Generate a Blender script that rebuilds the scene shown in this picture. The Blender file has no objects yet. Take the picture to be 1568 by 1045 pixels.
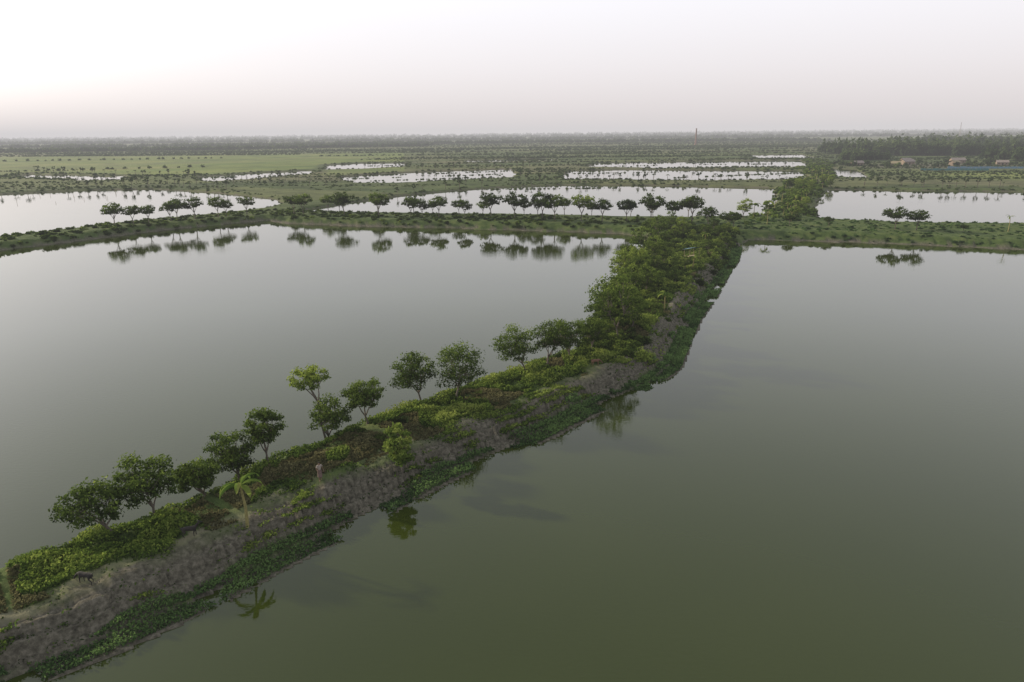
import bpy, math, random
import numpy as np
from mathutils import Matrix, Vector
rng=np.random.default_rng(7)
S=bpy.context.scene
COL=S.collection
S.view_settings.view_transform='Standard'; S.view_settings.look='None'; S.view_settings.exposure=0
HAZE=True

# ------------------------------------------------------------------ camera
cd=bpy.data.cameras.new('camera'); cam=bpy.data.objects.new('camera',cd); COL.objects.link(cam)
cd.sensor_width=36; cd.lens=24.31; cd.clip_start=0.5; cd.clip_end=40000
cam.matrix_world=Matrix.Translation((0,0,30))@Matrix.Rotation(math.radians(90-16.74),4,'X')@Matrix.Rotation(math.radians(-0.55),4,'Z')
S.camera=cam

# ------------------------------------------------------------------ light
SUN_EL=20.0; SUN_AZ=-66.0
W=bpy.data.worlds.new("World"); S.world=W; W.use_nodes=True
nt=W.node_tree; bg=nt.nodes['Background']
sky=nt.nodes.new('ShaderNodeTexSky'); sky.sky_type='NISHITA'; sky.sun_disc=False
sky.sun_elevation=math.radians(SUN_EL); sky.sun_rotation=math.radians(SUN_AZ)
sky.air_density=1.0; sky.dust_density=4.5; sky.ozone_density=2.0; sky.altitude=10
hs=nt.nodes.new('ShaderNodeHueSaturation'); hs.inputs['Saturation'].default_value=0.42
nt.links.new(sky.outputs[0],hs.inputs['Color'])
# high thin haze veil over the clear sky, slightly pinker and dimmer toward the horizon
tc=nt.nodes.new('ShaderNodeTexCoord'); sx=nt.nodes.new('ShaderNodeSeparateXYZ'); nt.links.new(tc.outputs['Generated'],sx.inputs[0])
vr=nt.nodes.new('ShaderNodeValToRGB'); el=vr.color_ramp.elements
for _ in range(3): el.new(0.5)
for i_,(p_,c_) in enumerate([(0.0,(.74,.675,.67)),(0.08,(.82,.775,.795)),(0.22,(.93,.92,.97)),(0.55,(.62,.64,.68)),(0.9,(.40,.43,.47))]): el[i_].position=p_; el[i_].color=(*c_,1)
nt.links.new(sx.outputs[2],vr.inputs[0])
vm=nt.nodes.new('ShaderNodeVectorMath'); vm.operation='SCALE'; vm.inputs['Scale'].default_value=10.0; nt.links.new(vr.outputs[0],vm.inputs[0])
mx=nt.nodes.new('ShaderNodeMix'); mx.data_type='RGBA'; mx.inputs[0].default_value=0.66
nt.links.new(hs.outputs[0],mx.inputs[6]); nt.links.new(vm.outputs[0],mx.inputs[7])
nt.links.new(mx.outputs[2],bg.inputs[0]); bg.inputs[1].default_value=0.15
sl=bpy.data.lights.new('sun','SUN'); sl.energy=5.0; sl.angle=math.radians(2.0); sl.color=(1,0.86,0.64)
so=bpy.data.objects.new('sun',sl); COL.objects.link(so)
e=math.radians(SUN_EL); a=math.radians(SUN_AZ)
SV=Vector((math.cos(e)*math.sin(a),math.cos(e)*math.cos(a),math.sin(e)))
so.rotation_euler=SV.to_track_quat('Z','Y').to_euler(); so.location=(0,0,80)

# ------------------------------------------------------------------ node helpers
def newmat(name):
    m=bpy.data.materials.new(name); m.use_nodes=True; n=m.node_tree; n.nodes.clear()
    out=n.nodes.new('ShaderNodeOutputMaterial'); return m,n,out
def N(n,t,**kw):
    x=n.nodes.new(t)
    for k,v in kw.items(): setattr(x,k,v)
    return x
def ramp(n,stops):
    r=n.nodes.new('ShaderNodeValToRGB'); el=r.color_ramp.elements
    while len(el)<len(stops): el.new(0.5)
    for i,(p,c) in enumerate(stops): el[i].position=p; el[i].color=(c[0],c[1],c[2],1)
    return r
def noise(n,scale,detail=4,rough=0.55,vec=None):
    x=n.nodes.new('ShaderNodeTexNoise'); x.inputs['Scale'].default_value=scale; x.inputs['Detail'].default_value=detail; x.inputs['Roughness'].default_value=rough
    if vec is not None: n.links.new(vec,x.inputs['Vector'])
    return x
def mixc(n,fac,a,b,mode='MIX'):
    x=n.nodes.new('ShaderNodeMix'); x.data_type='RGBA'; x.blend_type=mode
    for s,v in ((0,fac),(6,a),(7,b)):
        if hasattr(v,'is_output'): n.links.new(v,x.inputs[s])
        else: x.inputs[s].default_value=v if s==0 else (v[0],v[1],v[2],1)
    return x.outputs[2]
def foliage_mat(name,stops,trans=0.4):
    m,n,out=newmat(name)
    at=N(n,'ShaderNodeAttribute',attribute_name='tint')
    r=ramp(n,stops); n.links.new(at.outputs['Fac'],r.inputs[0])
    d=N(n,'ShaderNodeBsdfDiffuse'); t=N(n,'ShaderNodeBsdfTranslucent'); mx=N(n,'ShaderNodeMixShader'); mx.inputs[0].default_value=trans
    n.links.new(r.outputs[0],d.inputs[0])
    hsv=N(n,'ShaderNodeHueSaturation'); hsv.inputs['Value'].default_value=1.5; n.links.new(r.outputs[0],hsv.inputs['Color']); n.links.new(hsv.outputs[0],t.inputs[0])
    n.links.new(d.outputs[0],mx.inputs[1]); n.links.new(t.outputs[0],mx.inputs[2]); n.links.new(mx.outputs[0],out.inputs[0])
    return m
def simple_mat(name,c1,c2,scale=5,rough=0.9):
    m,n,out=newmat(name)
    tc=N(n,'ShaderNodeTexCoord'); no=noise(n,scale,5,0.6,tc.outputs['Object'])
    r=ramp(n,[(0.3,c1),(0.7,c2)]); n.links.new(no.outputs[0],r.inputs[0])
    p=N(n,'ShaderNodeBsdfPrincipled'); p.inputs['Roughness'].default_value=rough
    n.links.new(r.outputs[0],p.inputs['Base Color']); n.links.new(p.outputs[0],out.inputs[0]); return m

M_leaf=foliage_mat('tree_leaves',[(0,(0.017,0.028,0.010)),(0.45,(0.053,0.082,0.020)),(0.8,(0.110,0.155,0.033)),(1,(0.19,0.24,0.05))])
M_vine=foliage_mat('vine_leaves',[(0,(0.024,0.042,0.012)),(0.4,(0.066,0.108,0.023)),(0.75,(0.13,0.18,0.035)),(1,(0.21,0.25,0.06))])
M_grass=foliage_mat('bank_grass',[(0,(0.024,0.045,0.018)),(0.5,(0.058,0.105,0.035)),(1,(0.12,0.19,0.062))])
M_dry=foliage_mat('dry_grass',[(0,(0.07,0.065,0.03)),(0.5,(0.12,0.115,0.055)),(1,(0.20,0.185,0.09))])
M_far=foliage_mat('far_leaves',[(0,(0.024,0.040,0.020)),(0.5,(0.054,0.080,0.030)),(1,(0.108,0.14,0.05))])
M_bark=simple_mat('bark',(0.06,0.048,0.038),(0.16,0.135,0.11),8)
M_banana=foliage_mat('banana_leaves',[(0,(0.05,0.10,0.02)),(0.5,(0.12,0.18,0.035)),(1,(0.24,0.26,0.07))],0.4)
M_bstem=simple_mat('banana_stem',(0.16,0.14,0.05),(0.30,0.26,0.10),4)

# ------------------------------------------------------------------ numpy noise
def _hash(ix,iy,seed):
    h=(ix*374761393+iy*668265263+seed*1442695)&0x7fffffff
    h=((h^(h>>13))*1274126177)&0x7fffffff
    return ((h^(h>>16))&0xffff)/65535.0
def vnoise(x,y,seed=0):
    ix=np.floor(x).astype(np.int64); iy=np.floor(y).astype(np.int64)
    fx=x-ix; fy=y-iy; fx=fx*fx*(3-2*fx); fy=fy*fy*(3-2*fy)
    a=_hash(ix,iy,seed); b=_hash(ix+1,iy,seed); c=_hash(ix,iy+1,seed); d=_hash(ix+1,iy+1,seed)
    return (a*(1-fx)+b*fx)*(1-fy)+(c*(1-fx)+d*fx)*fy
def fbm(x,y,s,seed=0,o=3):
    v=0; amp=0.5; t=0
    for i in range(o):
        v=v+amp*vnoise(x/s+i*17.3,y/s-i*9.1,seed+i); t+=amp; amp*=0.5; s=s*0.5
    return v/t

# ------------------------------------------------------------------ ponds (metres, x east, y north)
R_edge=[(-45,18),(-35,26.5),(-28.1,32.5),(-25.8,34.3),(-23.7,36.2),(-19.8,40),(-17,43.7),(-13.6,47.4),(-10.2,51.5),(-6.3,56.3),(-1.6,60.6),(3.7,65.7),(10.8,73.6),(17.4,80.2),(21.6,86.3),(26.6,99.7),(30.8,111),(37.1,124.8),(45.7,145.5),(54.8,166.5),(61.2,184.1)]
P_R=R_edge+[(68.7,197.8),(85.9,194.2),(104.8,188.2),(120.2,181.6),(131.9,176.7),(147.5,168.8),(260,110),(300,-120),(-110,-120),(-75,-10)]
A_edge=[(40,204),(35,188),(28,159),(19,132),(14,112),(12.3,100),(7.5,91),(-2,82.8),(-7.3,76.5),(-10.7,73),(-15.7,68.5),(-20.5,63.3),(-22.6,59.6),(-25.5,54.5),(-27.8,50.8),(-31.4,48.4),(-35.2,44.6),(-37.3,42.6),(-43,38.5),(-62,21)]
P_A=[(-200,110),(-165,160),(-142.1,191.8),(-132.4,205.5),(-117.3,230.2),(-103.7,244.5),(-89.4,256.6),(-79,246.2),(-49.4,236.9),(-17.8,229.5),(14,219.4),(33,213)]+A_edge+[(-90,-15),(-260,-60),(-300,60)]
P_C=[(-324,376),(-283,391),(-250,415),(-214,420),(-161,386),(-115,343),(-105,322),(-105,294),(-115,273),(-129,256),(-142,239),(-157,212),(-170,192),(-200,150),(-300,150),(-430,330)]
P_D=[(-85,292),(-68,331),(-54,358),(-32,384),(-8,406),(30,421),(81,410),(142,382),(121,321),(98,269),(87,245),(62,246),(28,253),(-6,262),(-47,270),(-79,278)]
P_F1=[(-123,520),(-94,566),(-45,596),(2,620),(-1,500),(-37,475),(-73,448),(-97,455)]
P_F2=[(-233,537),(-216,587),(-177,621),(-160,577),(-176,520),(-204,482)]
P_F3=[(-183,738),(-158,780),(-114,770),(-104,680),(-136,640),(-162,630)]
P_G1=[(40,526),(52,579),(92,592),(141,572),(223,547),(190,448),(135,443),(86,457),(40,471)]
P_G2=[(67,643),(92,723),(181,735),(217,743),(299,740),(250,598),(185,606),(127,606)]
P_G3=[(308,914),(373,921),(337,790),(278,785)]
P_H=[(262,581),(271,558),(230,455),(218,470)]
P_I=[(166,369),(186,366),(204,356),(252,346),(285,327),(420,260),(420,180),(187,210),(165,220),(148,223),(127,227),(105,238),(133,304)]
P_F4=[(-60,830),(40,860),(60,800),(-40,770)]
P_F5=[(-420,620),(-300,560),(-262,500),(-310,505),(-400,560)]
OTH=[P_C,P_D,P_F1,P_F2,P_F3,P_G1,P_G2,P_G3,P_H,P_I,P_F4,P_F5]
FARAMP=[1.5,1.5,5,5,5,3,3,3,2,1.5,4,16]
BIAS=[0.5,0.5,3,3,3,2,2,3,1,0.5,3,-2]
def sd(poly,x,y,cap=16.0):
    P=np.array(poly,float); res=np.full(x.shape,cap)
    m=(x>P[:,0].min()-cap)&(x<P[:,0].max()+cap)&(y>P[:,1].min()-cap)&(y<P[:,1].max()+cap)
    px=x[m]; py=y[m]
    if px.size==0: return res
    dm=np.full(px.shape,1e9); ins=np.zeros(px.shape,bool)
    for i in range(len(P)):
        ax,ay=P[i]; bx,by=P[(i+1)%len(P)]; ex,ey=bx-ax,by-ay
        wx,wy=px-ax,py-ay; t=np.clip((wx*ex+wy*ey)/(ex*ex+ey*ey),0,1)
        dx=wx-t*ex; dy=wy-t*ey; dm=np.minimum(dm,dx*dx+dy*dy)
        c=((ay>py)!=(by>py)); 
        if ey!=0: ins^=(c&(px<(bx-ax)*(py-ay)/ey+ax))
    d=np.sqrt(dm); d=np.where(ins,-d,np.minimum(d,cap)); res[m]=d; return res
def dists(x,y):
    w1=(fbm(x,y,5,1)-0.5)*1.8; w2=(fbm(x,y,14,5)-0.5)
    dR=sd(P_R,x,y,26)+w1*0.9; dA=sd(P_A,x,y,26)+w1*0.8
    dO=np.full(x.shape,16.0)
    for p,am,bi in zip(OTH,FARAMP,BIAS): dO=np.minimum(dO,sd(p,x,y)+w2*2*am-bi)
    return dR,dA,dO
def heights(x,y,ds=None):
    dR,dA,dO=dists(x,y) if ds is None else ds
    hR=np.interp(dR,[-6,-.5,0,1.1,1.9,3.0,4.6],[-1.6,-.4,0,.35,.9,1.7,2.25])
    hA=np.interp(dA,[-6,-.5,0,.8,2.2,4],[-1.6,-.4,0,.7,1.8,2.1])
    hO=np.interp(dO,[-6,-.5,0,1,3],[-1.6,-.4,0,.6,1.0])*1.0
    top=np.interp(y,[240,320],[2.1,0.9]); hO=np.where(dO>2,np.minimum(top,hO+np.clip(dO-3,0,3)*0.4),hO)
    h=np.minimum(np.minimum(hR,hA),hO)
    k=np.clip(h,0,1)
    b=(fbm(x,y,2.6,11,4)-0.5)*0.85+(np.abs(fbm(x,y,1.1,21,2)-0.5))*-0.45
    near=np.clip((260-y)/60,0,1)
    return h+k*b*near+k*(fbm(x,y,40,31,2)-0.5)*0.4

# ------------------------------------------------------------------ terrain sheet
ang=np.concatenate([np.arange(-180,-48,4.0),np.arange(-48,48.01,0.17),np.arange(52,180,4.0)])
r=[3.0,8.0,14.0,20.0]
while r[-1]<1500: r.append(r[-1]*1.0075)
while r[-1]<16000: r.append(r[-1]*1.08)
r=np.array(r); na=len(ang); nr=len(r)
AA,RR=np.meshgrid(np.radians(ang),r); X=(RR*np.sin(AA)).ravel(); Y=(RR*np.cos(AA)).ravel()
ds=dists(X,Y); Z=heights(X,Y,ds)
V=np.stack([X,Y,Z],1)
i=np.arange(nr-1)[:,None]*na; j=np.arange(na)[None,:]; j2=(j+1)%na
F=np.stack([i+j,i+j2,i+na+j2,i+na+j],-1).reshape(-1,4)[:,::-1]
def mk(name,V,F,mats,tint=None,midx=None,smooth=False,parent=None,extra=None,link=True):
    me=bpy.data.meshes.new(name); V=np.asarray(V,np.float32); F=np.asarray(F,np.int32)
    me.vertices.add(len(V)); me.vertices.foreach_set('co',V.ravel())
    me.loops.add(F.size); me.loops.foreach_set('vertex_index',F.ravel())
    me.polygons.add(len(F)); me.polygons.foreach_set('loop_start',np.arange(0,F.size,4,dtype=np.int32))
    me.polygons.foreach_set('loop_total',np.full(len(F),4,np.int32))
    if midx is not None: me.polygons.foreach_set('material_index',np.asarray(midx,np.int32))
    me.polygons.foreach_set('use_smooth',np.full(len(F),bool(smooth)))
    for m in mats: me.materials.append(m)
    me.update(calc_edges=True)
    at={}
    if tint is not None: at['tint']=tint
    if extra: at.update(extra)
    for k,v in at.items():
        A=me.attributes.new(k,'FLOAT','POINT'); A.data.foreach_set('value',np.asarray(v,np.float32))
    if not link: return me
    o=bpy.data.objects.new(name,me); COL.objects.link(o)
    if parent: o.parent=parent
    return o
dR,dA,dO=ds
onmain=(dR<24)&(dA<24)&(X<66)
wob=(fbm(X,Y,6,47,2)-0.5)*2.0
soil=np.where(onmain,np.interp(dR-wob,[0.7,1.4,4.1,5.2],[0,1,1,0]),0)
soil=np.where(Z<0.25,1.0,soil)
soil=np.maximum(soil,0.8*np.exp(-(((X-345)/75)**2+((Y-590)/45)**2)**2))
field=((Y>540)&(X<-0.15*Y)).astype(float)*np.clip((np.minimum(np.minimum(dO,dR),dA)-8)/6,0,1)*np.clip((1250-Y)/150,0,1)
field=np.maximum(field,np.exp(-(((X-330)/70)**2+((Y-455)/45)**2)**2))
path=np.where(onmain,np.exp(-((dR-4.9-0.5*np.sin(Y*0.15))/0.4)**2),0)
m,n,out=newmat('land_surface')
geo=N(n,'ShaderNodeNewGeometry')
n1=noise(n,0.35,6,0.6,geo.outputs['Position']); n2=noise(n,2.6,6,0.7,geo.outputs['Position']); n3=noise(n,0.012,5,0.6,geo.outputs['Position'])
grass=ramp(n,[(0.3,(0.034,0.056,0.016)),(0.5,(0.065,0.095,0.027)),(0.72,(0.11,0.13,0.045))]); n.links.new(n1.outputs[0],grass.inputs[0])
soilr=ramp(n,[(0.28,(0.035,0.032,0.024)),(0.48,(0.098,0.089,0.066)),(0.72,(0.20,0.18,0.14))]); n.links.new(n2.outputs[0],soilr.inputs[0])
vor=N(n,'ShaderNodeTexVoronoi'); mp=N(n,'ShaderNodeMapping'); mp.inputs['Scale'].default_value=(0.006,0.013,0.0); mp.inputs['Rotation'].default_value=(0,0,0.2)
n.links.new(geo.outputs['Position'],mp.inputs[0]); n.links.new(mp.outputs[0],vor.inputs['Vector']); vor.inputs['Scale'].default_value=1
fr=ramp(n,[(0.0,(0.045,0.065,0.024)),(0.3,(0.075,0.105,0.03)),(0.5,(0.13,0.15,0.05)),(0.7,(0.15,0.14,0.075)),(1,(0.055,0.078,0.03))]); n.links.new(vor.outputs['Color'],fr.inputs[0])
landr=ramp(n,[(0.38,(0.038,0.060,0.021)),(0.5,(0.065,0.085,0.030)),(0.62,(0.11,0.115,0.055))]); n.links.new(n3.outputs[0],landr.inputs[0])
ag=N(n,'ShaderNodeAttribute',attribute_name='farland'); asol=N(n,'ShaderNodeAttribute',attribute_name='soil'); af=N(n,'ShaderNodeAttribute',attribute_name='field'); ap=N(n,'ShaderNodeAttribute',attribute_name='path')
far=mixc(n,0.55,landr.outputs[0],fr.outputs[0])
n4=noise(n,0.06,5,0.7,geo.outputs['Position']); dk=ramp(n,[(0.35,(0.5,0.55,0.5)),(0.6,(1.1,1.1,1.1))]); n.links.new(n4.outputs[0],dk.inputs[0])
far=mixc(n,1.0,far,dk.outputs[0],'MULTIPLY')
c=mixc(n,ag.outputs['Fac'],grass.outputs[0],far)
lush=ramp(n,[(0.35,(0.10,0.15,0.035)),(0.5,(0.14,0.18,0.045)),(0.65,(0.19,0.215,0.06))]); n.links.new(n3.outputs[0],lush.inputs[0])
lu=mixc(n,0.25,lush.outputs[0],fr.outputs[0])
c=mixc(n,af.outputs['Fac'],c,lu)
c=mixc(n,asol.outputs['Fac'],c,soilr.outputs[0])
c=mixc(n,ap.outputs['Fac'],c,(0.24,0.21,0.15))
p=N(n,'ShaderNodeBsdfPrincipled'); p.inputs['Roughness'].default_value=0.95; p.inputs['Specular IOR Level'].default_value=0.1
bp=N(n,'ShaderNodeBump'); bp.inputs['Distance'].default_value=0.25; bp.inputs['Strength'].default_value=0.7; n.links.new(n2.outputs[0],bp.inputs['Height'])
n.links.new(bp.outputs[0],p.inputs['Normal']); n.links.new(c,p.inputs['Base Color']); n.links.new(p.outputs[0],out.inputs[0])
M_land=m
mk('ground',V,F,[M_land],smooth=True,extra={'soil':soil,'field':field,'path':path*0.65,'farland':np.clip((Y-230)/120,0,1)})

# ------------------------------------------------------------------ water sheet
m,n,out=newmat('pond_water')
geo=N(n,'ShaderNodeNewGeometry')
p=N(n,'ShaderNodeBsdfPrincipled'); p.inputs['Roughness'].default_value=0.02; p.inputs['IOR'].default_value=1.40
w1=noise(n,0.03,3,0.5,geo.outputs['Position']); wr=ramp(n,[(0.3,(0.024,0.034,0.004)),(0.7,(0.031,0.042,0.006))]); n.links.new(w1.outputs[0],wr.inputs[0]); n.links.new(wr.outputs[0],p.inputs['Base Color'])
mp=N(n,'ShaderNodeMapping'); mp.inputs['Scale'].default_value=(1,2.2,1); n.links.new(geo.outputs['Position'],mp.inputs[0])
w2=noise(n,1.6,3,0.5,mp.outputs[0]); bp=N(n,'ShaderNodeBump'); bp.inputs['Distance'].default_value=0.1
w3=noise(n,0.02,4,0.6,mp.outputs[0]); wm=N(n,'ShaderNodeMapRange'); wm.inputs[1].default_value=0.4; wm.inputs[2].default_value=0.65; wm.inputs[3].default_value=0.015; wm.inputs[4].default_value=0.08
n.links.new(w3.outputs[0],wm.inputs[0]); n.links.new(wm.outputs[0],bp.inputs['Strength'])
n.links.new(w2.outputs[0],bp.inputs['Height']); n.links.new(bp.outputs[0],p.inputs['Normal']); n.links.new(p.outputs[0],out.inputs[0])
xs=np.linspace(-600,600,7); ys=np.linspace(-200,1000,7); XX,YY=np.meshgrid(xs,ys); Vw=np.stack([XX.ravel(),YY.ravel(),0*XX.ravel()],1)
Fw=[(a*7+b,a*7+b+1,(a+1)*7+b+1,(a+1)*7+b) for a in range(6) for b in range(6)]
mk('water',Vw,Fw,[m])

# ------------------------------------------------------------------ haze (absorbing, self-glowing air volume)
if HAZE:
    m,n,out=newmat('haze_glow')
    va=N(n,'ShaderNodeVolumeAbsorption'); ve=N(n,'ShaderNodeEmission'); ad=N(n,'ShaderNodeAddShader')
    SG=0.00017; va.inputs['Color'].default_value=(0,0,0,1); va.inputs['Density'].default_value=SG
    ve.inputs['Color'].default_value=(0.66,0.64,0.65,1); ve.inputs['Strength'].default_value=SG  # faint even glow given to the air in place of scattered light
    n.links.new(va.outputs[0],ad.inputs[0]); n.links.new(ve.outputs[0],ad.inputs[1]); n.links.new(ad.outputs[0],out.inputs['Volume'])
    bx=np.array([(x,y,z) for z in (-4,110) for y in (-15000,15000) for x in (-15000,15000)],float)
    mk('haze',bx,[(0,2,3,1),(4,5,7,6),(0,1,5,4),(2,6,7,3),(0,4,6,2),(1,3,7,5)],[m])

# ------------------------------------------------------------------ geometry generators
def cards(P,size,nrm=None,up=0.6,g=rng,aspect=1.9):
    n=len(P); size=np.broadcast_to(size,(n,))
    a=g.normal(size=(n,3)); 
    if nrm is not None: a=a*0.55+nrm
    a[:,2]+=up; a/=np.linalg.norm(a,axis=1)[:,None]+1e-9
    t=g.normal(size=(n,3)); t-=a*(t*a).sum(1)[:,None]; t/=np.linalg.norm(t,axis=1)[:,None]+1e-9
    b=np.cross(a,t); L=size[:,None]*0.5*math.sqrt(aspect); Wd=size[:,None]*0.5/math.sqrt(aspect)
    v=np.stack([P-t*L,P+b*Wd-t*L*0.1-a*Wd*0.3,P+t*L,P-b*Wd-t*L*0.1-a*Wd*0.3],1)
    return v.reshape(-1,3),np.arange(n*4).reshape(-1,4)
def tube(pts,rad,k=6):
    pts=np.array(pts,float); V=[];F=[]
    for i,p in enumerate(pts):
        d=pts[min(i+1,len(pts)-1)]-pts[max(i-1,0)]; d/=np.linalg.norm(d)+1e-9
        u=np.cross(d,[0.13,0.97,0.2]); u/=np.linalg.norm(u); w=np.cross(d,u)
        for q in range(k):
            t=2*math.pi*q/k; V.append(p+rad[i]*(math.cos(t)*u+math.sin(t)*w))
    for i in range(len(pts)-1):
        for q in range(k): F.append((i*k+q,i*k+(q+1)%k,(i+1)*k+(q+1)%k,(i+1)*k+q))
    return np.array(V),np.array(F)
class Acc:
    def __init__(s): s.V=[];s.F=[];s.T=[];s.M=[];s.n=0
    def add(s,V,F,t,mi):
        V=np.asarray(V,float); F=np.asarray(F)
        s.V.append(V); s.F.append(F+s.n); s.T.append(np.broadcast_to(t,(len(V),)).copy()); s.M.append(np.full(len(F),mi)); s.n+=len(V)
    def get(s): return np.concatenate(s.V),np.concatenate(s.F),np.concatenate(s.T),np.concatenate(s.M)
def tree(H,Wd,CH,lean,seed,ncl=26,nl=130,leaf=0.22,trunk_r=0.11,k=6,tb=0.45,c0=0.11,c1=0.20):
    g=np.random.default_rng(seed); A=Acc()
    c=np.array([lean,0,H-CH*0.5]); rad=np.array([Wd*0.5,Wd*0.48,CH*0.5])
    fork=np.array([lean*0.45,g.normal()*0.1,max(0.35*H*0.5,(H-CH)*0.75)])
    base=np.array([0,0,-0.4]); mid=(base+fork)/2+np.array([g.normal()*0.12,g.normal()*0.1,0])
    v,f=tube([base,mid,fork],[trunk_r*1.25,trunk_r,trunk_r*0.85],k); A.add(v,f,0.5,0)
    C=[]
    while len(C)<ncl:
        best=None;bd=-1
        for _ in range(6):
            d=g.normal(size=3); d/=np.linalg.norm(d); q=d*(g.random()**0.45)*0.84
            if q[2]<-0.55: q[2]*=0.6
            dd=min([np.linalg.norm(q-x) for x in C],default=1)
            if dd>bd: bd=dd;best=q
        C.append(best)
    C=np.array(C)
    nlimb=4
    hubs=[]
    for i in range(nlimb):
        an=2*math.pi*(i+g.random()*0.6)/nlimb
        h=fork*0.35+0.65*(c+rad*np.array([math.cos(an)*0.45,math.sin(an)*0.45,-0.25+0.3*g.random()]))
        v,f=tube([fork,(fork+h)/2+g.normal(size=3)*0.1,h],[trunk_r*0.75,trunk_r*0.55,trunk_r*0.4],k-1); A.add(v,f,0.5,0); hubs.append(h)
    for q in C:
        p=c+q*rad; h=min(hubs,key=lambda z:np.linalg.norm(z-p))
        v,f=tube([h,(h*0.5+p*0.5)+g.normal(size=3)*0.08*Wd/5,p],[trunk_r*0.38,trunk_r*0.25,trunk_r*0.1],4); A.add(v,f,0.5,0)
        cr=Wd*g.uniform(c0,c1)
        m=int(nl*(cr/(Wd*0.155))**2)
        d=g.normal(size=(m,3)); d/=np.linalg.norm(d,axis=1)[:,None]; d[:,2]=np.where(d[:,2]<-0.3,d[:,2]*0.4,d[:,2])
        rr=cr*g.uniform(0.35,1.15,m)[:,None]
        P=p+d*rr*np.array([1,1,0.78])
        v,f=cards(P,leaf*g.uniform(0.6,1.25,m),nrm=d*0.9,up=0.35,g=g)
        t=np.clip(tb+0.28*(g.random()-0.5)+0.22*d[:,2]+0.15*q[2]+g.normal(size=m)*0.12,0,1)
        A.add(v,f,np.repeat(t,4),1)
    return A.get()
def banana(H,seed,nf=8,fl=2.0,fw=0.5):
    g=np.random.default_rng(seed); A=Acc()
    top=np.array([g.normal()*0.15,0,H*0.72])
    v,f=tube([(0,0,-0.3),(0.05,0,H*0.35),top],[0.14,0.11,0.07],7); A.add(v,f,0.5,0)
    for i in range(nf):
        an=2*math.pi*(i*0.618)+g.random()*0.5; el=g.uniform(0.5,1.25); L=fl*g.uniform(0.75,1.1)
        dx=np.array([math.cos(an),math.sin(an),0]); pts=[];p=top.copy();e_=el
        for s in range(9):
            pts.append(p.copy()); p=p+(dx*math.cos(e_)+np.array([0,0,math.sin(e_)]))*L/8; e_-=0.26+0.1*g.random()
        pts=np.array(pts); side=np.array([-math.sin(an),math.cos(an),0])
        wv=fw*0.5*np.array([0.08,0.35,0.8,1,1,0.95,0.8,0.5,0.06])*g.uniform(0.8,1.1)
        for sg in (-1,1):
            e2=pts+side*sg*wv[:,None]-np.array([0,0,1])*wv[:,None]*0.35
            VV=np.stack([pts,e2],1).reshape(-1,3); FF=[(2*s,2*s+1,2*s+3,2*s+2) for s in range(8)]
            A.add(VV,np.array(FF),np.clip(0.5+g.normal()*0.25,0,1),1)
    return A.get()
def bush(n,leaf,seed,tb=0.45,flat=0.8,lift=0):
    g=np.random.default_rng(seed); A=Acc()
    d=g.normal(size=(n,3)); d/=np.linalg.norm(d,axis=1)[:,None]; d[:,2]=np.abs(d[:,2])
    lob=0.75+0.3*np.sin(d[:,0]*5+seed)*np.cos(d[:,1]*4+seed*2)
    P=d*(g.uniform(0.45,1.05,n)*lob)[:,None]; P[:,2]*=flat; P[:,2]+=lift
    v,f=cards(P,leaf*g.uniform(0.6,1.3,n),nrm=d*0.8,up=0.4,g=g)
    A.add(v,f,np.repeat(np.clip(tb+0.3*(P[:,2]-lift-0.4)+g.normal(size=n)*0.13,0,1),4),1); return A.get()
def scatter(name,temps,pos,scale,mats,zs=None,tj=0.15,rot=True,parent=None):
    A=Acc(); pos=np.asarray(pos,float); scale=np.broadcast_to(scale,(len(pos),))
    ch=rng.integers(0,len(temps),len(pos))
    for k,(v,f,t,mi) in enumerate(temps):
        I=np.nonzero(ch==k)[0]
        if len(I)==0: continue
        an=rng.random(len(I))*2*math.pi if rot else np.zeros(len(I)); c=np.cos(an)[:,None];s=np.sin(an)[:,None]
        sc=scale[I][:,None]; szz=sc if zs is None else sc*np.broadcast_to(zs,(len(pos),))[I][:,None]
        x=(v[:,0]*c-v[:,1]*s)*sc+pos[I,0:1]; y=(v[:,0]*s+v[:,1]*c)*sc+pos[I,1:2]; z=v[:,2]*szz+pos[I,2:3]
        VV=np.stack([x,y,z],-1).reshape(-1,3); FF=(f[None]+(np.arange(len(I))*len(v))[:,None,None]).reshape(-1,4)
        tt=np.clip(t[None]+rng.normal(size=(len(I),1))*tj,0,1).ravel()
        A.V.append(VV);A.F.append(FF+A.n);A.T.append(tt);A.M.append(np.tile(mi,len(I)));A.n+=len(VV)
    v,f,t,mi=A.get(); return mk(name,v,f,mats,tint=t,midx=mi,parent=parent)
def onland(x,y,zmin=0.3):
    x=np.asarray(x,float);y=np.asarray(y,float); z=heights(x,y); k=z>zmin; return np.stack([x[k],y[k],z[k]],1)
def z1(x,y): return float(heights(np.array([float(x)]),np.array([float(y)]))[0])
def place(name,data,x,y,mats,rz=0,dz=0,s=1):
    if isinstance(data,tuple):
        v,f,t,mi=data; o=mk(name,v,f,mats,tint=t,midx=mi)
    else:
        o=bpy.data.objects.new(name,data); COL.objects.link(o)
    o.location=(x,y,z1(x,y)+dz); o.rotation_euler=(0,0,rz); o.scale=(s,s,s); return o

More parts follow.
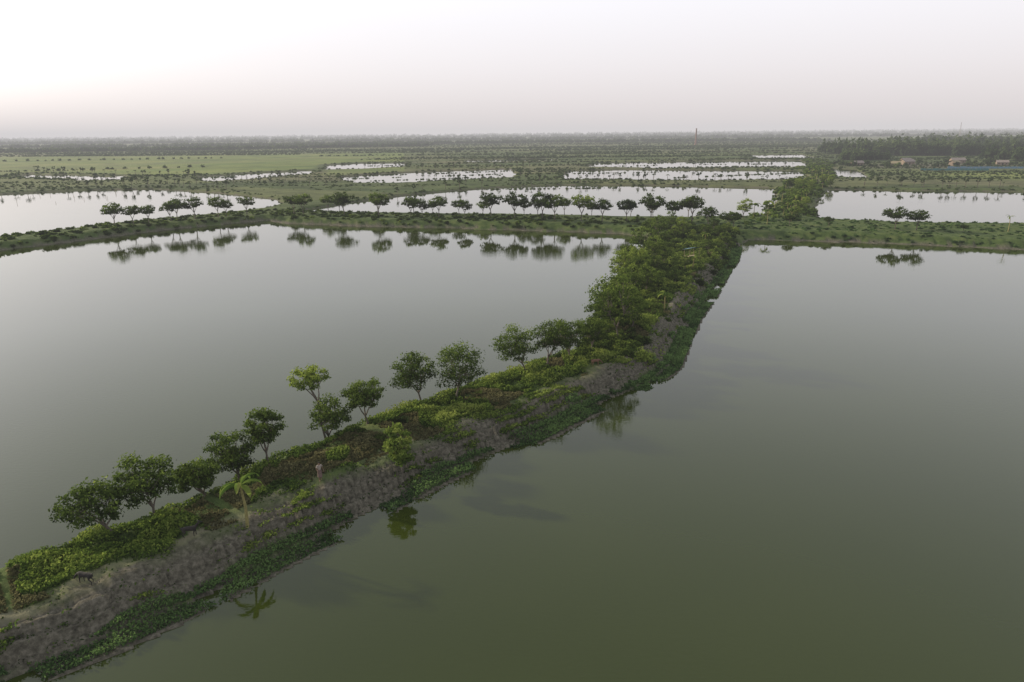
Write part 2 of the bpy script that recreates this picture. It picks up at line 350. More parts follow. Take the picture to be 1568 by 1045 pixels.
# ------------------------------------------------------------------ single trees on the near dyke
T=[(-29.6,45.3,4.3,5.3,3.5,-1.4),(-27.5,47.5,5.5,5.0,4.4,-0.6),(-25.5,51.5,3.9,3.8,2.9,-0.7),(-24.3,55.7,5.3,4.7,4.6,-0.6),(-22.4,57.2,5.9,3.8,4.0,0),
 (-15,65.3,5.2,4.7,3.8,0),(-10,70.7,5.8,5.4,4.7,-0.6),(-6,71.4,6.4,6.5,5.6,0.1),(1.9,79.4,6.0,6.0,4.9,-1.4),(4.1,81.8,6.0,5.2,4.7,0.8),(7.6,84.8,5.8,5.2,4.7,-0.6),(10.6,87.5,5.2,4.6,4.4,0)]
for k,(x,y,H,w,ch,ln) in enumerate(T):
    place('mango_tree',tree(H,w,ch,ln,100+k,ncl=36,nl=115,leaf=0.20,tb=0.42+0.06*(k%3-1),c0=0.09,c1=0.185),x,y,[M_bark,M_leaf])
A=Acc()
for dat,off in ((tree(5.2,4.9,4.0,0.2,201,ncl=30,nl=115,leaf=0.20,tb=0.45,c0=0.09,c1=0.18),(0,0,0)),(tree(8.2,4.1,2.2,-1.3,202,ncl=22,nl=110,leaf=0.20,tb=0.85,c0=0.09,c1=0.18),(0,0,0))):
    v,f,t,mi=dat; A.V.append(v+np.array(off));A.F.append(f+A.n);A.T.append(t);A.M.append(mi);A.n+=len(v)
place('mango_tree',A.get(),-18.4,62.9,[M_bark,M_leaf])
place('sapling_tree',tree(4.9,2.8,4.6,-0.2,230,ncl=24,nl=90,leaf=0.24,trunk_r=0.05,tb=0.62),-9.8,55.6,[M_bark,M_vine])
place('banana_plant',banana(4.8,5,nf=7,fl=2.3,fw=0.45),-20.1,46.0,[M_bstem,M_banana])

# ------------------------------------------------------------------ jungle on the far half of the main dyke
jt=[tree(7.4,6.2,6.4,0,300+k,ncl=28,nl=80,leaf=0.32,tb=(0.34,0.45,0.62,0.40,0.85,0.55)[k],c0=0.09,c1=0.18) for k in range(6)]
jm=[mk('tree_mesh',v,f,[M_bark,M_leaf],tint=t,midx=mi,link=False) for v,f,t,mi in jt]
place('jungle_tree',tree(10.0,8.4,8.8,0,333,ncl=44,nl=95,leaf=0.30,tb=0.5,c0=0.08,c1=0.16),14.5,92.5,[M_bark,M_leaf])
jr=random.Random(4); placed=0
for k in range(400):
    yy=jr.uniform(89,206); ea=float(np.interp(yy,[91,100,112,132,159,188,204],[7.5,12.3,14,19,28,35,40])); er=float(np.interp(yy,[86,100,111,125,145,166,184,198],[21.6,26.6,30.8,37.1,45.7,54.8,61.2,68.7]))
    u_=jr.random()**1.5; lim=0.42 if yy<125 else (0.55 if yy<150 else 0.8)
    xx=ea+1.5+(er-ea)*u_*lim
    if z1(xx,yy)<0.9 or math.hypot(xx-41,yy-156)<4: continue
    s=jr.uniform(0.4,1.1)*(1.0-0.35*u_)*(1.0 if yy<170 else 0.85)
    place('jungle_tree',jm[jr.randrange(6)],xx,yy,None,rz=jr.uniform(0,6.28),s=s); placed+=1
    if placed>=58: break
for (x,y) in [(25,110),(38,143),(50,178)]:
    place('banana_plant',banana(3.8,int(x),nf=8,fl=1.9,fw=0.6),x,y,[M_bstem,M_vine])

# ------------------------------------------------------------------ ground cover on the main dyke
E=np.array(R_edge); seg=np.diff(E,axis=0); L=np.hypot(seg[:,0],seg[:,1]); mid=(E[:-1]+E[1:])/2; dist=np.hypot(mid[:,0],mid[:,1])
w=L/dist; w/=w.sum(); NC=430000
si=rng.choice(len(L),NC,p=w); tt=rng.random(NC); nrm=np.stack([-seg[:,1]/L,seg[:,0]/L],1)
lat=rng.uniform(-0.6,22,NC); P=E[si]+seg[si]*tt[:,None]+nrm[si]*lat[:,None]
P=P[P[:,1]<212]
CLEAR=[(-16.3,52.6,0.8),(-28.1,39.0,1.1),(-23.5,44.1,1.3),(10.4,81.8,1.3),(-15.8,51.3,0.9),(-27.6,38.0,1.1),(-22.9,42.9,1.3),(-22.3,41.8,1.1),(10.3,80.4,1.4),(10.1,79.0,1.2)]
for cx_,cy_,cr_ in CLEAR: P=P[np.hypot(P[:,0]-cx_,P[:,1]-cy_)>cr_*rng.uniform(0.75,1.1,len(P))]
d3=dists(P[:,0],P[:,1]); Zp=heights(P[:,0],P[:,1],d3); ok=(d3[1]>-0.1)&(d3[0]>-0.1)&(Zp>-0.1)&(d3[0]<24)
P=P[ok]; Zp=Zp[ok]; gR=d3[0][ok]; gA=d3[1][ok]; dist=np.hypot(P[:,0],P[:,1])
nz=fbm(P[:,0],P[:,1],2.4,41,3); nz2=fbm(P[:,0],P[:,1],6,47,2); u=rng.random(len(P)); leafs=0.15*(dist/50)**0.75
jung=np.clip((P[:,1]-84)/10,0,1)
z_strip=(gR<1.35+2.2*(nz2-0.45)+1.4*(nz-0.5)); z_soil=(~z_strip)&(gR<3.9+2.0*(nz2-0.5)-0.6*jung); z_path=(~z_strip)&(~z_soil)&(gR<5.2+1.0*(nz2-0.5)-0.8*jung)
keep=np.where(z_strip,0.95,np.where(z_soil,np.clip((nz-0.52)*5,0.05,1),np.where(z_path,np.clip((nz-0.55)*5,0.04,1),np.clip((nz-0.2)*4,0.2,1))))
kk=u<keep
def cover(name,mask,hmax,mat,tb,tj=0.15):
    mm=mask&kk; p=P[mm]; q=rng.random(len(p)); lump=np.clip((nz[mm]-0.25)*1.8,0.1,1)
    z=Zp[mm]+q*hmax*lump
    v,f=cards(np.stack([p[:,0],p[:,1],z],1),leafs[mm]*rng.uniform(0.7,1.4,len(p)),up=0.8)
    t=np.clip(tb+0.5*(q-0.5)+0.9*(nz2[mm]-0.5)+1.1*(nz[mm]-0.5)+rng.normal(size=len(p))*tj,0,1)
    return mk(name,v,f,[mat],tint=np.repeat(t,4))
cover('bank_grass',z_strip,0.75,M_grass,0.55)
cover('soil_weeds',z_soil|z_path,0.35,M_vine,0.38)
dryz=(~z_strip)&(~z_soil)&(nz2<0.36)&(gA>3)
cover('creeping_vines',(~z_strip)&(~z_soil)&(~z_path)&(~dryz),0.95,M_vine,0.44)
cover('dry_grass',dryz&(~z_path),0.35,M_dry,0.4)
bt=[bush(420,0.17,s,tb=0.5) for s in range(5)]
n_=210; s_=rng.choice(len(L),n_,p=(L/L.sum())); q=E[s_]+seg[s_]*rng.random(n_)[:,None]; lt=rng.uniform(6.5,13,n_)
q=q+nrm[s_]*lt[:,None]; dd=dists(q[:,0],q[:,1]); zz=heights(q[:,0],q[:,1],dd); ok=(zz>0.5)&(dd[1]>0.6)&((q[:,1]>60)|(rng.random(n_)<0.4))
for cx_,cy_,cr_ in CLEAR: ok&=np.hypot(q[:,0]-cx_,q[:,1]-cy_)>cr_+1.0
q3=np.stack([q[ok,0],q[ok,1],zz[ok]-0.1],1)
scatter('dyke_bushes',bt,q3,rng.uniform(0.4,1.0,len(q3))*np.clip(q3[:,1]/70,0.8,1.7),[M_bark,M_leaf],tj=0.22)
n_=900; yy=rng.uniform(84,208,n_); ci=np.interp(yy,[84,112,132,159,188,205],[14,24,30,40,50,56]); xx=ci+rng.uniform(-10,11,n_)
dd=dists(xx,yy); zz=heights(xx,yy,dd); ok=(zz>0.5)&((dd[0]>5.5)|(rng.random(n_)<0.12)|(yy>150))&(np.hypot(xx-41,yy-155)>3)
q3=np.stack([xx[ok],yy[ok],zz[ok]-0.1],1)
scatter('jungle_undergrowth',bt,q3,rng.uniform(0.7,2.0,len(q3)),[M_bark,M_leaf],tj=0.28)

# ------------------------------------------------------------------ tree row on the cross dyke
rt=[tree(8.0,7.8,5.0,0,400+k,ncl=24,nl=42,leaf=0.56,trunk_r=0.17,k=4,tb=0.27,c0=0.09,c1=0.185) for k in range(6)]
def along(pts,step,jit=1.0):
    pts=np.array(pts,float); o=[]; 
    for a_,b_ in zip(pts[:-1],pts[1:]):
        l=np.hypot(*(b_-a_)); m_=max(1,int(l/step))
        for i_ in range(m_): o.append(a_+(b_-a_)*(i_+rng.random()*0.5)/m_+rng.normal(size=2)*jit)
    return np.array(o)
def row(name,pts,step,temps,smin,smax,mats,jit=1.0,prob=1.0,zmin=0.3):
    q=along(pts,step,jit); q=q[rng.random(len(q))<prob]; q3=onland(q[:,0],q[:,1],zmin)
    if len(q3): return scatter(name,temps,q3,rng.uniform(smin,smax,len(q3)),mats)
row('tree_row',[(-130,226),(-112,247),(-96,264)],5.4,rt,0.75,1.0,[M_bark,M_leaf],0.7)
row('tree_row',[(-84,262),(-47,249),(-17,242),(14,232),(36,227),(64,225)],6.6,rt,0.75,1.15,[M_bark,M_leaf],1.0,0.97)
row('tree_row',[(-78,268),(-20,254),(30,243),(70,236)],10,rt,0.55,0.9,[M_bark,M_leaf],2,0.95)
lb=[bush(90,0.42,20+s,tb=0.38) for s in range(5)]
def fill(name,n_,x0,x1,y0,y1,temps,smin,smax,mats,cond=None,zmin=0.4,zs=None,sink=0.1,tj=0.18):
    x=rng.uniform(x0,x1,n_); y=rng.uniform(y0,y1,n_); dd=dists(x,y); z=heights(x,y,dd); ok=z>zmin
    if cond is not None: ok&=cond(x,y,dd)
    q3=np.stack([x[ok],y[ok],z[ok]-sink],1)
    return scatter(name,temps,q3,rng.uniform(smin,smax,len(q3)),mats,zs=zs,tj=tj)
fill('cross_dyke_bushes',4200,-170,68,190,300,lb,0.45,1.4,[M_bark,M_leaf],lambda x,y,d:(d[1]<25)&(np.abs(x)<0.8*y)&((d[1]<22)|(d[2]<15.9)),zmin=0.5)
fill('grass_tussocks',5600,60,260,120,270,lb,0.3,0.9,[M_bark,M_grass],lambda x,y,d:((d[0]<24)|(d[2]<15.9))&(y<250),zmin=0.25,tj=0.25)
for (x,y,s) in [(111.8,202,0.95),(117,200,0.9),(85,212,0.5),(96,210,0.45),(60,212,0.9),(67,209,0.7),(128,196,0.35),(64,205,0.8)]:
    v,f,t,mi=rt[int(x)%6]; place('dyke_tree',(v*np.array([1,1,0.85]),f,t,mi),x,y,[M_bark,M_leaf],rz=x,s=s)
for (x,y) in [(146,190),(149,189),(152,187),(156,186),(140,195)]:
    place('banana_plant',banana(5.5,int(x),nf=5,fl=1.8,fw=0.35),x,y,[M_bstem,M_banana])
EX=[(80,220),(92,237),(106,262),(135,326),(172,408),(228,527),(306,729)]
fill('dyke_thicket',4200,70,330,215,760,lb,1.0,2.8,[M_bark,M_vine],lambda x,y,d:(np.abs(x-np.interp(y,[p_[1] for p_ in EX],[p_[0] for p_ in EX]))<9+y*0.012),zmin=0.4,tj=0.22)
bn=[banana(6.0,50+k,nf=8,fl=2.8,fw=1.0) for k in range(4)]
q=along(EX[:6],5,4); q=onland(q[:,0],q[:,1],0.4); scatter('banana_grove',bn,q,rng.uniform(0.7,1.15,len(q)),[M_bstem,M_vine])
row('dyke_tree_row',EX[:5],8,jt,0.5,1.0,[M_bark,M_leaf],4.5)

# ------------------------------------------------------------------ shoreline vegetation of the far ponds
mb=[bush(46,0.55,60+s,tb=0.45) for s in range(5)]
pts=[]
for pl in OTH:
    a_=np.array(pl+[pl[0]],float)
    for p0,p1 in zip(a_[:-1],a_[1:]):
        l=np.hypot(*(p1-p0)); m_=int(l/1.3); t_=rng.random(m_)[:,None]; nn=np.array([-(p1-p0)[1],(p1-p0)[0]])/l
        pts.append(p0+(p1-p0)*t_+nn*rng.uniform(-8,8,m_)[:,None])
q=np.concatenate(pts); q=q[np.abs(q[:,0])<0.85*q[:,1]]; q3=onland(q[:,0],q[:,1],0.1)
scatter('shoreline_plants',mb,q3,rng.uniform(0.4,1.1,len(q3))*np.clip(q3[:,1]/350,0.8,1.5),[M_bark,M_far],tj=0.2)
q=[]
for ln in [[(-120,500),(-60,520),(0,545)],[(-110,540),(-40,565),(2,590)],[(-95,475),(-30,500)],[(-225,530),(-165,560)],[(-215,565),(-172,590)],[(-160,700),(-108,715)],[(110,478),(160,500),(215,520)],[(50,540),(130,552)],[(100,655),(190,670),(270,665)],[(90,700),(230,708)],[(-300,395),(-235,408)],[(-20,392),(60,396)],[(200,350),(280,318)]]:
    q.append(along(ln,1.6,0.8))
q=np.concatenate(q); q=q[fbm(q[:,0],q[:,1],18,93,2)>0.42]
scatter('reed_bund',mb,np.stack([q[:,0],q[:,1],np.full(len(q),-0.15)],1),rng.uniform(0.5,1.3,len(q)),[M_bark,M_far],tj=0.2)
pl=[banana(4.0,70+k,nf=6,fl=1.6,fw=0.6) for k in range(4)]+[tree(4.5,2.6,2.4,0,80+k,ncl=6,nl=10,leaf=0.7,trunk_r=0.12,k=4,tb=0.3) for k in range(4)]
for pp,st,sm,sM in [([(-35,428),(-5,442),(40,446),(90,438),(140,425),(185,412)],4.5,.8,1.4),([(185,385),(215,370),(260,358),(330,330)],4,.8,1.4),([(30,608),(90,612),(150,604),(240,590)],6,.8,1.3),
    ([(-300,400),(-250,425),(-205,432),(-155,396)],5,.8,1.4),([(-72,300),(-62,340),(-40,385),(-5,412),(60,425)],8,.7,1.2),([(-240,520),(-180,490),(-100,455),(-40,480),(20,510)],5,.8,1.4),([(-430,640),(-300,560),(-200,520)],6,.8,1.4),
    ([(-130,620),(-50,625),(20,650)],6,.8,1.4),([(-300,470),(-200,450),(-100,420)],7,.7,1.3)]:
    row('dyke_saplings',pp,st,pl,sm,sM,[M_bark,M_far],2,0.85)

# ------------------------------------------------------------------ farmland hedges and tree belts
ft=[bush(64,0.42,500+k,tb=0.3,flat=1.0,lift=0.25) for k in range(8)]
ht=[bush(40,0.5,520+k,tb=0.42,flat=0.85,lift=0.1) for k in range(6)]
gb=[bush(26,0.6,90+s,tb=0.55,flat=0.5) for s in range(5)]
def infield(x,y): return (y>560)&(x<-0.2*y)&(y<1150)
def patchy(x,y,d): return (np.abs(x)<0.85*y)&(fbm(x*0.5,y*2,90,71,3)>0.54)&~(infield(x,y))
fill('farmland_bushes',14000,-900,900,290,1000,gb,0.5,1.6,[M_bark,M_far],patchy,zmin=0.6,tj=0.12)
fill('farmland_bushes',9000,-1500,1500,1000,1900,gb,1.2,3.8,[M_bark,M_far],patchy,zmin=0.6,tj=0.12)
hr=random.Random(9)
Q=[]
for k in range(280):
    y=420*(2100/420)**hr.random(); x=hr.uniform(-0.85,0.8)*y
    if infield(x,y) and hr.random()<0.9: continue
    l=hr.uniform(80,380)*(y/900); sl_=hr.uniform(-0.12,0.12)
    Q.append(along([(x,y),(x+l,y+l*sl_)],2.8*max(1,y/700),1.2))
Q=np.concatenate(Q); q3=onland(Q[:,0],Q[:,1],0.6); scatter('hedgerow',ht,q3,rng.uniform(0.7,2.0,len(q3))*np.clip(q3[:,1]/700,0.7,2.2),[M_bark,M_far],tj=0.16)
Q=[]
for (a_,b_) in [((-455,575),(-330,560)),((-430,640),(-290,690)),((-700,900),(-380,960)),((-820,1150),(-420,1130))]: Q.append(along([a_,b_],10,1.5))
Q=np.concatenate(Q); q3=onland(Q[:,0],Q[:,1],0.6); scatter('field_edge_trees',ft,q3,rng.uniform(1.8,3.2,len(q3)),[M_bark,M_far],tj=0.16)
def belt(name,pts,depth,n_,s0,s1,th=0.33,zs=None):
    pts=np.array(pts,float); L_=np.hypot(*np.diff(pts,axis=0).T); c_=np.concatenate([[0],np.cumsum(L_)]); t_=rng.random(n_)*c_[-1]
    x=np.interp(t_,c_,pts[:,0]); y=np.interp(t_,c_,pts[:,1])+rng.uniform(0,depth,n_)
    k_=fbm(x,y,150,83,2)>th; x=x[k_];y=y[k_]
    q3=np.stack([x,y,np.full(len(x),0.8)],1); scatter(name,ft,q3,rng.uniform(s0,s1,len(q3)),[M_bark,M_far],zs=zs,tj=0.2)
belt('distant_treeline',[(-1350,1350),(-700,1500),(-200,1750)],120,900,4.5,9)
belt('distant_treeline',[(-1900,1950),(-800,2050),(300,2100),(900,2000)],250,1900,5,10)
belt('distant_treeline',[(-2800,3000),(0,3000),(2800,3000)],400,2200,7,14,0.28)
belt('distant_treeline',[(-4500,4800),(0,4600),(4500,4800)],700,2200,10,20,0.25)
belt('distant_treeline',[(-7500,8000),(0,7600),(7500,8000)],1200,1700,16,30,0.2)
belt('village_trees',[(400,830),(470,810),(560,760),(680,720)],110,380,5,10.5,0.3,1.5)
belt('village_trees',[(335,700),(370,690)],40,40,4,7,0.2,1.4)
belt('village_trees',[(455,640),(500,610),(560,590)],50,130,5,10,0.2,1.5)
belt('village_trees',[(520,950),(700,950),(1000,1000)],150,450,7,12,0.33,1.4)
belt('village_trees',[(600,1300),(1000,1350),(1400,1400)],150,500,7,14,0.33,1.3)

# ------------------------------------------------------------------ village houses, chimney, mast
M_mud=simple_mat('mud_wall',(0.16,0.12,0.09),(0.26,0.20,0.15),2); M_tin=simple_mat('tin_roof',(0.15,0.12,0.105),(0.27,0.22,0.19),1.5,0.6)
M_dark=simple_mat('dark_opening',(0.02,0.018,0.015),(0.035,0.03,0.025),3); M_brick=simple_mat('brick',(0.14,0.075,0.055),(0.22,0.12,0.09),1.5)
M_blue=simple_mat('blue_tarp',(0.08,0.17,0.25),(0.15,0.28,0.38),1.2,0.6); M_teal=simple_mat('teal_net',(0.04,0.13,0.13),(0.07,0.20,0.19),1.0,0.8); M_bam=simple_mat('bamboo',(0.20,0.16,0.09),(0.32,0.27,0.16),6)
BOXF=[(0,2,3,1),(4,5,7,6),(0,1,5,4),(2,6,7,3),(0,4,6,2),(1,3,7,5)]
def box(x0,x1,y0,y1,z0,z1_): return np.array([(x,y,z) for z in (z0,z1_) for y in (y0,y1) for x in (x0,x1)],float),np.array(BOXF)
def empty(name,loc,rz=0):
    o=bpy.data.objects.new(name,None); COL.objects.link(o); o.location=loc; o.rotation_euler=(0,0,rz); return o
def part(par,name,vf,mat,smooth=False): return mk(name,vf[0],vf[1],[mat],parent=par,smooth=smooth)
def house(name,x,y,rz,L_,D_,H_,roof):
    e_=empty(name,(x,y,z1(x,y)-0.1),rz)
    part(e_,'walls',box(-L_/2,L_/2,-D_/2,D_/2,0,H_),M_mud)
    o=0.5; rh=D_*0.32
    rv=[(-L_/2-o,-D_/2-o,H_-0.15),(L_/2+o,-D_/2-o,H_-0.15),(L_/2+o,0,H_+rh),(-L_/2-o,0,H_+rh),(-L_/2-o,D_/2+o,H_-0.15),(L_/2+o,D_/2+o,H_-0.15)]
    rv2=[(a_,b_,c_+0.12) for a_,b_,c_ in rv]
    part(e_,'roof',(np.array(rv+rv2),np.array([(0,3,2,1),(3,4,5,2),(6,7,8,9),(9,8,11,10),(0,1,7,6),(4,10,11,5)])),roof)
    part(e_,'gables',(np.array([(-L_/2,-D_/2,H_),(-L_/2,D_/2,H_),(-L_/2,0.01,H_+rh-0.1),(-L_/2,-0.01,H_+rh-0.1),(L_/2,-D_/2,H_),(L_/2,D_/2,H_),(L_/2,0.01,H_+rh-0.1),(L_/2,-0.01,H_+rh-0.1)]),np.array([(0,1,2,3),(4,5,6,7)])),M_mud)
    part(e_,'door',box(-0.5,0.5,-D_/2-0.05,-D_/2-0.01,0.1,2.0),M_dark)
    for k,xx in enumerate((-L_*0.32,L_*0.32)): part(e_,'window_%d'%(k+1),box(xx-0.45,xx+0.45,-D_/2-0.05,-D_/2-0.01,1.1,1.9),M_dark)
for (x,y,rz,l,d,h,ro) in [(292,600,0.1,9,5,2.6,M_tin),(318,588,-0.3,7,5,2.5,M_bam),(341,612,0.2,10,6,2.8,M_tin),(368,590,0.5,8,5,2.6,M_bam),(392,625,-0.1,11,6,3.0,M_tin),(355,640,0.2,9,5,2.8,M_tin),(420,560,0.3,9,5,2.7,M_bam),(404,585,-0.4,8,5,2.6,M_tin)]:
    house('village_house',x,y,rz,l,d,h,ro)
x_=rng.uniform(280,440,70); y_=rng.uniform(565,650,70); q3=onland(x_,y_,0.5); scatter('yard_trees',ft,q3,rng.uniform(1.8,4.2,len(q3)),[M_bark,M_far],tj=0.2)
def fence(name,p0,p1,h,mat):
    p0=np.array(p0,float);p1=np.array(p1,float); e_=empty(name,(p0[0],p0[1],z1(*p0))); l=np.hypot(*(p1-p0)); d=(p1-p0)/l; nn=np.array([-d[1],d[0]])*0.04
    A=Acc(); m_=int(l/4)
    for k in range(m_+1):
        q=d*l*k/m_; v,f=tube([(q[0],q[1],-.3),(q[0],q[1],h+0.3)],[0.07,0.06],5); A.add(v,f,0,0)
    v,f,_,_=A.get(); part(e_,'posts',(v,f),M_bam)
    A=Acc()
    for k in range(m_):
        a_=d*l*k/m_; b_=d*l*(k+1)/m_; hh=h*random.Random(k).uniform(0.85,1.05)
        A.add([(a_[0]+nn[0],a_[1]+nn[1],0.05),(b_[0]+nn[0],b_[1]+nn[1],0.05),(b_[0]+nn[0],b_[1]+nn[1],hh),(a_[0]+nn[0],a_[1]+nn[1],hh)],[(0,1,2,3)],0,0)
    v,f,_,_=A.get(); part(e_,'netting',(v,f),mat)
fence('net_fence',(300,520),(345,512),1.6,M_teal); fence('net_fence',(335,545),(385,533),1.6,M_blue); fence('net_fence',(372,500),(410,480),1.8,M_bam)
e_=empty('brick_chimney',(413,1600,0)); part(e_,'stack',tube([(0,0,0),(0,0,16),(0,0,36)],[2.2,1.7,1.3],16),M_brick,True); part(e_,'cap_ring',tube([(0,0,35.2),(0,0,36.2),(0,0,36.21)],[1.6,1.6,0.9],16),M_brick); part(e_,'base_ring',tube([(0,0,0),(0,0,3)],[3.2,2.6],16),M_brick)
A=Acc()
for a_,b_ in ((-1,-1),(1,-1),(1,1),(-1,1)): v,f=tube([(a_*2,b_*2,0),(a_*.4,b_*.4,52)],[.25,.15],4); A.add(v,f,0,0)
for k in range(17):
    z=k*3;s0=2-1.6*z/52;s1=2-1.6*(z+3)/52
    for a_,b_,c_,d_ in ((-1,-1,1,-1),(1,-1,1,1),(1,1,-1,1),(-1,1,-1,-1)): v,f=tube([(a_*s0,b_*s0,z),(c_*s1,d_*s1,z+3)],[.1,.1],4); A.add(v,f,0,0)
v,f,_,_=A.get(); e_=empty('radio_mast',(1560,2500,0)); part(e_,'lattice',(v,f),M_tin)
e_=empty('tarp_shelter',(41,156,z1(41,156)+0.2),0.4)
A=Acc()
for a_ in (-1.3,1.3):
    for b_,h_ in ((-1,2.6),(1,2.1)): v,f=tube([(a_,b_,-.6),(a_,b_,h_)],[.06,.05],6); A.add(v,f,0,0)
v,f,_,_=A.get(); part(e_,'poles',(v,f),M_bam)
part(e_,'tarp',(np.array([(-1.7,-1.4,2.68),(0,-1.4,2.85),(1.7,-1.4,2.66),(-1.7,1.4,2.0),(0,1.4,2.2),(1.7,1.4,1.98)]),np.array([(0,1,4,3),(1,2,5,4)])),M_blue)
part(e_,'platform',box(-1.3,1.3,-1,1,0.55,0.65),M_bam)

# ------------------------------------------------------------------ people and animals
M_skin=simple_mat('skin',(0.13,0.075,0.045),(0.17,0.10,0.06),6,0.6); M_hair=simple_mat('black_hair',(0.01,0.01,0.01),(0.02,0.018,0.016),20)
M_shirt=simple_mat('shirt_cloth',(0.24,0.20,0.17),(0.34,0.29,0.25),9); M_lungi=simple_mat('lungi_cloth',(0.09,0.06,0.055),(0.18,0.12,0.10),14); M_eye=simple_mat('eye',(0.03,0.02,0.02),(0.05,0.04,0.03),20)
M_goat=simple_mat('goat_coat_black',(0.010,0.009,0.008),(0.030,0.024,0.020),6); M_goatb=simple_mat('goat_coat_brown',(0.10,0.05,0.03),(0.16,0.085,0.05),6); M_horn=simple_mat('horn',(0.10,0.09,0.07),(0.16,0.14,0.11),9)
def skinned(name,vs,es,root,mat,parent,sub=2):
    keys=list(vs); me=bpy.data.meshes.new(name); me.from_pydata([vs[k][:3] for k in keys],[(keys.index(a_),keys.index(b_)) for a_,b_ in es],[]); me.materials.append(mat)
    o=bpy.data.objects.new(name,me); COL.objects.link(o); o.parent=parent
    md=o.modifiers.new('skin','SKIN'); md.use_smooth_shade=True
    sv=me.skin_vertices[0].data
    for i_,k in enumerate(keys):
        r_=vs[k][3]; sv[i_].radius=(r_,r_) if not isinstance(r_,tuple) else r_; sv[i_].use_root=(k==root)
    s_=o.modifiers.new('sub','SUBSURF'); s_.levels=sub; s_.render_levels=sub; return o
def man(x,y,rz):
    e_=empty('man',(x,y,z1(x,y)+0.02),rz)   # faces local -Y
    v={'pelvis':(0,0,.93,.12),'waist':(0,0,1.06,.115),'chest':(0,-.01,1.27,(.155,.11)),'neckb':(0,0,1.42,.075),'neck':(0,-.01,1.48,.052),'skull':(0,-.03,1.57,.078),'crown':(0,-.02,1.645,.062)}
    ed=[('pelvis','waist'),('waist','chest'),('chest','neckb'),('neckb','neck'),('neck','skull'),('skull','crown')]
    for s,t in ((-1,'l'),(1,'r')):
        el=(s*.27,-.02,1.12,.038) if s<0 else (s*.29,.03,1.13,.038); wr=(s*.22,-.22,1.02,.027) if s<0 else (s*.30,-.12,.90,.027)
        v['sh'+t]=(s*.19,0,1.38,.062); v['el'+t]=el; v['wr'+t]=wr
        pm=(wr[0],wr[1]-.04,wr[2]-.06,.030); v['pm'+t]=pm
        ed+=[('neckb','sh'+t),('sh'+t,'el'+t),('el'+t,'wr'+t),('wr'+t,'pm'+t)]
        st=-.14 if s<0 else .12
        v['hip'+t]=(s*.095,0,.87,.092); v['kn'+t]=(s*.11,st*.6-.03,.48,.058); v['an'+t]=(s*.11,st,.09,.038); v['toe'+t]=(s*.125,st-.17,.03,.033)
        ed+=[('pelvis','hip'+t),('hip'+t,'kn'+t),('kn'+t,'an'+t),('an'+t,'toe'+t)]
        for q,ln in enumerate((.062,.072,.067,.052)):
            fx=pm[0]+(q-1.5)*.018
            skinned('finger_%s_%d'%(t,q+1),{'a':(fx,pm[1]-.005,pm[2]-.005,.010),'b':(fx,pm[1]-.02,pm[2]-.02-ln*.5,.009),'c':(fx,pm[1]-.012,pm[2]-.02-ln,.007)},[('a','b'),('b','c')],'a',M_skin,e_,1)
        skinned('thumb_'+t,{'a':(pm[0]-s*.015,pm[1]+.01,pm[2]+.02,.011),'b':(pm[0]-s*.045,pm[1]-.015,pm[2]-.01,.010),'c':(pm[0]-s*.05,pm[1]-.03,pm[2]-.035,.008)},[('a','b'),('b','c')],'a',M_skin,e_,1)
    skinned('body',v,ed,'pelvis',M_skin,e_)
    sh={'w':(0,0,.98,.135),'c':(0,-.01,1.27,(.175,.13)),'n':(0,0,1.41,.085)}; es=[('w','c'),('c','n')]
    for s,t in ((-1,'l'),(1,'r')):
        E_=v['el'+t]; S_=v['sh'+t]; sh['s'+t]=(*S_[:3],.078); sh['m'+t]=(S_[0]*.3+E_[0]*.7,S_[1]*.3+E_[1]*.7,S_[2]*.3+E_[2]*.7,.062); es+=[('n','s'+t),('s'+t,'m'+t)]
    skinned('shirt',sh,es,'w',M_shirt,e_)
    L_=[];k=20
    for z,rx,ry,yo in ((1.04,.145,.125,0),(.9,.17,.15,0),(.7,.185,.19,0),(.5,.19,.22,-.01),(.38,.20,.235,-.01)):
        for q in range(k): t=2*math.pi*q/k; w_=1+.05*math.sin(q*3.1+z*4)*(1.04-z)*1.5; L_.append((math.cos(t)*rx*w_,math.sin(t)*ry*w_+yo,z))
    part(e_,'lungi',(np.array(L_),np.array([(i_*k+q,i_*k+(q+1)%k,(i_+1)*k+(q+1)%k,(i_+1)*k+q) for i_ in range(4) for q in range(k)])),M_lungi,True)
    skinned('hair',{'a':(0,.02,1.60,.082),'b':(0,.0,1.665,.068),'c':(0,-.045,1.675,.045)},[('a','b'),('b','c')],'a',M_hair,e_)
    skinned('nose',{'a':(0,-.10,1.60,.010),'b':(0,-.122,1.575,.014)},[('a','b')],'a',M_skin,e_,1)
    skinned('mouth',{'a':(-.022,-.104,1.545,.006),'b':(.022,-.104,1.545,.006)},[('a','b')],'a',M_lungi,e_,1)
    for s,t in ((-1,'l'),(1,'r')):
        skinned('eye_'+t,{'a':(s*.028,-.098,1.60,.010),'b':(s*.034,-.098,1.60,.010)},[('a','b')],'a',M_eye,e_,1)
        skinned('ear_'+t,{'a':(s*.080,-.02,1.61,.013),'b':(s*.084,-.015,1.575,.011)},[('a','b')],'a',M_skin,e_,1)
man(-16.3,52.6,0.6)
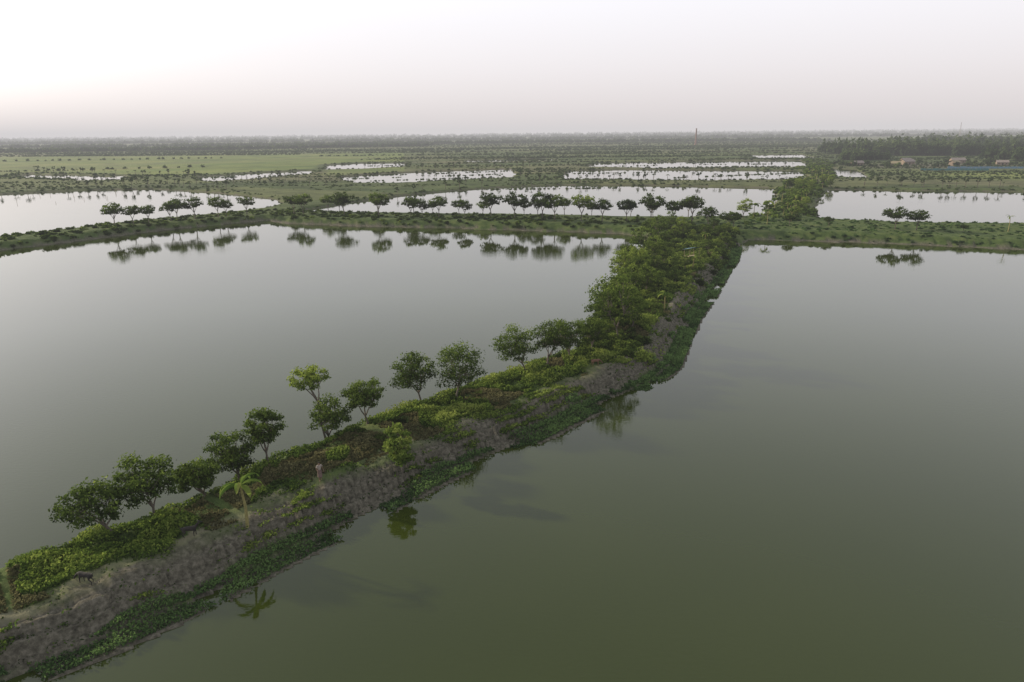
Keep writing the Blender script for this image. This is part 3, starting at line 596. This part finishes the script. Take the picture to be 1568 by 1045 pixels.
def goat(x,y,rz,mat,graze=True,s=1.0):
    e_=empty('goat',(x,y,z1(x,y)+0.02),rz); e_.scale=(s,s,s)   # faces local +X
    v={'rump':(-.38,0,.56,(.10,.12)),'belly':(-.08,0,.52,(.135,.155)),'chest':(.24,0,.53,(.12,.165)),'with':(.36,0,.60,.10)}
    if graze: v.update({'nk':(.52,0,.50,.065),'pol':(.66,0,.36,.062),'muz':(.74,0,.22,.042),'nos':(.76,0,.15,.032)})
    else: v.update({'nk':(.48,0,.76,.062),'pol':(.58,0,.90,.060),'muz':(.71,0,.86,.042),'nos':(.77,0,.83,.032)})
    ed=[('rump','belly'),('belly','chest'),('chest','with'),('with','nk'),('nk','pol'),('pol','muz'),('muz','nos')]
    v['t1']=(-.49,0,.62,.03); v['t2']=(-.55,0,.70,.016); ed+=[('rump','t1'),('t1','t2')]
    for sg,t in ((-1,'l'),(1,'r')):
        o=.05*sg
        v['f1'+t]=(.28,sg*.10,.42,.055); v['f2'+t]=(.27+o,sg*.10,.24,.030); v['f3'+t]=(.27+o,sg*.10,.05,.021); v['f4'+t]=(.295+o,sg*.10,.012,.026)
        v['h1'+t]=(-.33,sg*.11,.42,.075); v['h2'+t]=(-.26-o,sg*.11,.33,.045); v['h3'+t]=(-.42-o,sg*.11,.21,.027); v['h4'+t]=(-.39-o,sg*.11,.05,.021); v['h5'+t]=(-.365-o,sg*.11,.012,.026)
        ed+=[('chest','f1'+t),('f1'+t,'f2'+t),('f2'+t,'f3'+t),('f3'+t,'f4'+t),('rump','h1'+t),('h1'+t,'h2'+t),('h2'+t,'h3'+t),('h3'+t,'h4'+t),('h4'+t,'h5'+t)]
    skinned('body',v,ed,'belly',mat,e_)
    P_=np.array(v['pol'][:3])
    for sg,t in ((-1,'l'),(1,'r')):
        skinned('ear_'+t,{'a':tuple(P_+(-.01,sg*.05,.01))+(.018,),'b':tuple(P_+(.0,sg*.12,-.03))+(.024,),'c':tuple(P_+(.02,sg*.16,-.08))+(.012,)},[('a','b'),('b','c')],'a',mat,e_,1)
        skinned('horn_'+t,{'a':tuple(P_+(-.02,sg*.03,.05))+(.014,),'b':tuple(P_+(-.07,sg*.04,.11))+(.011,),'c':tuple(P_+(-.13,sg*.05,.13))+(.005,)},[('a','b'),('b','c')],'a',M_horn,e_,1)
goat(-28.1,39.0,2.9,M_goat,True,1.2); goat(-23.5,44.1,0.3,M_goat,False,1.2); goat(10.4,81.8,0.2,M_goatb,True,1.2)
A=Acc(); hr=random.Random(3)
for k in range(60):
    if k<30: x=hr.uniform(-330,-200); y=360+(x+265)*0.15+hr.uniform(-40,25)
    elif k<45: x=hr.uniform(190,300); y=hr.uniform(225,320)
    else: x=hr.uniform(40,190); y=hr.uniform(485,540)
    h=hr.uniform(0.7,2.0); v,f=tube([(x,y,-1),(x+hr.uniform(-.3,.3),y,h)],[.09,.07],4); A.add(v,f,0,0)
v,f,_,_=A.get(); mk('bamboo_stakes',v,f,[M_bam])
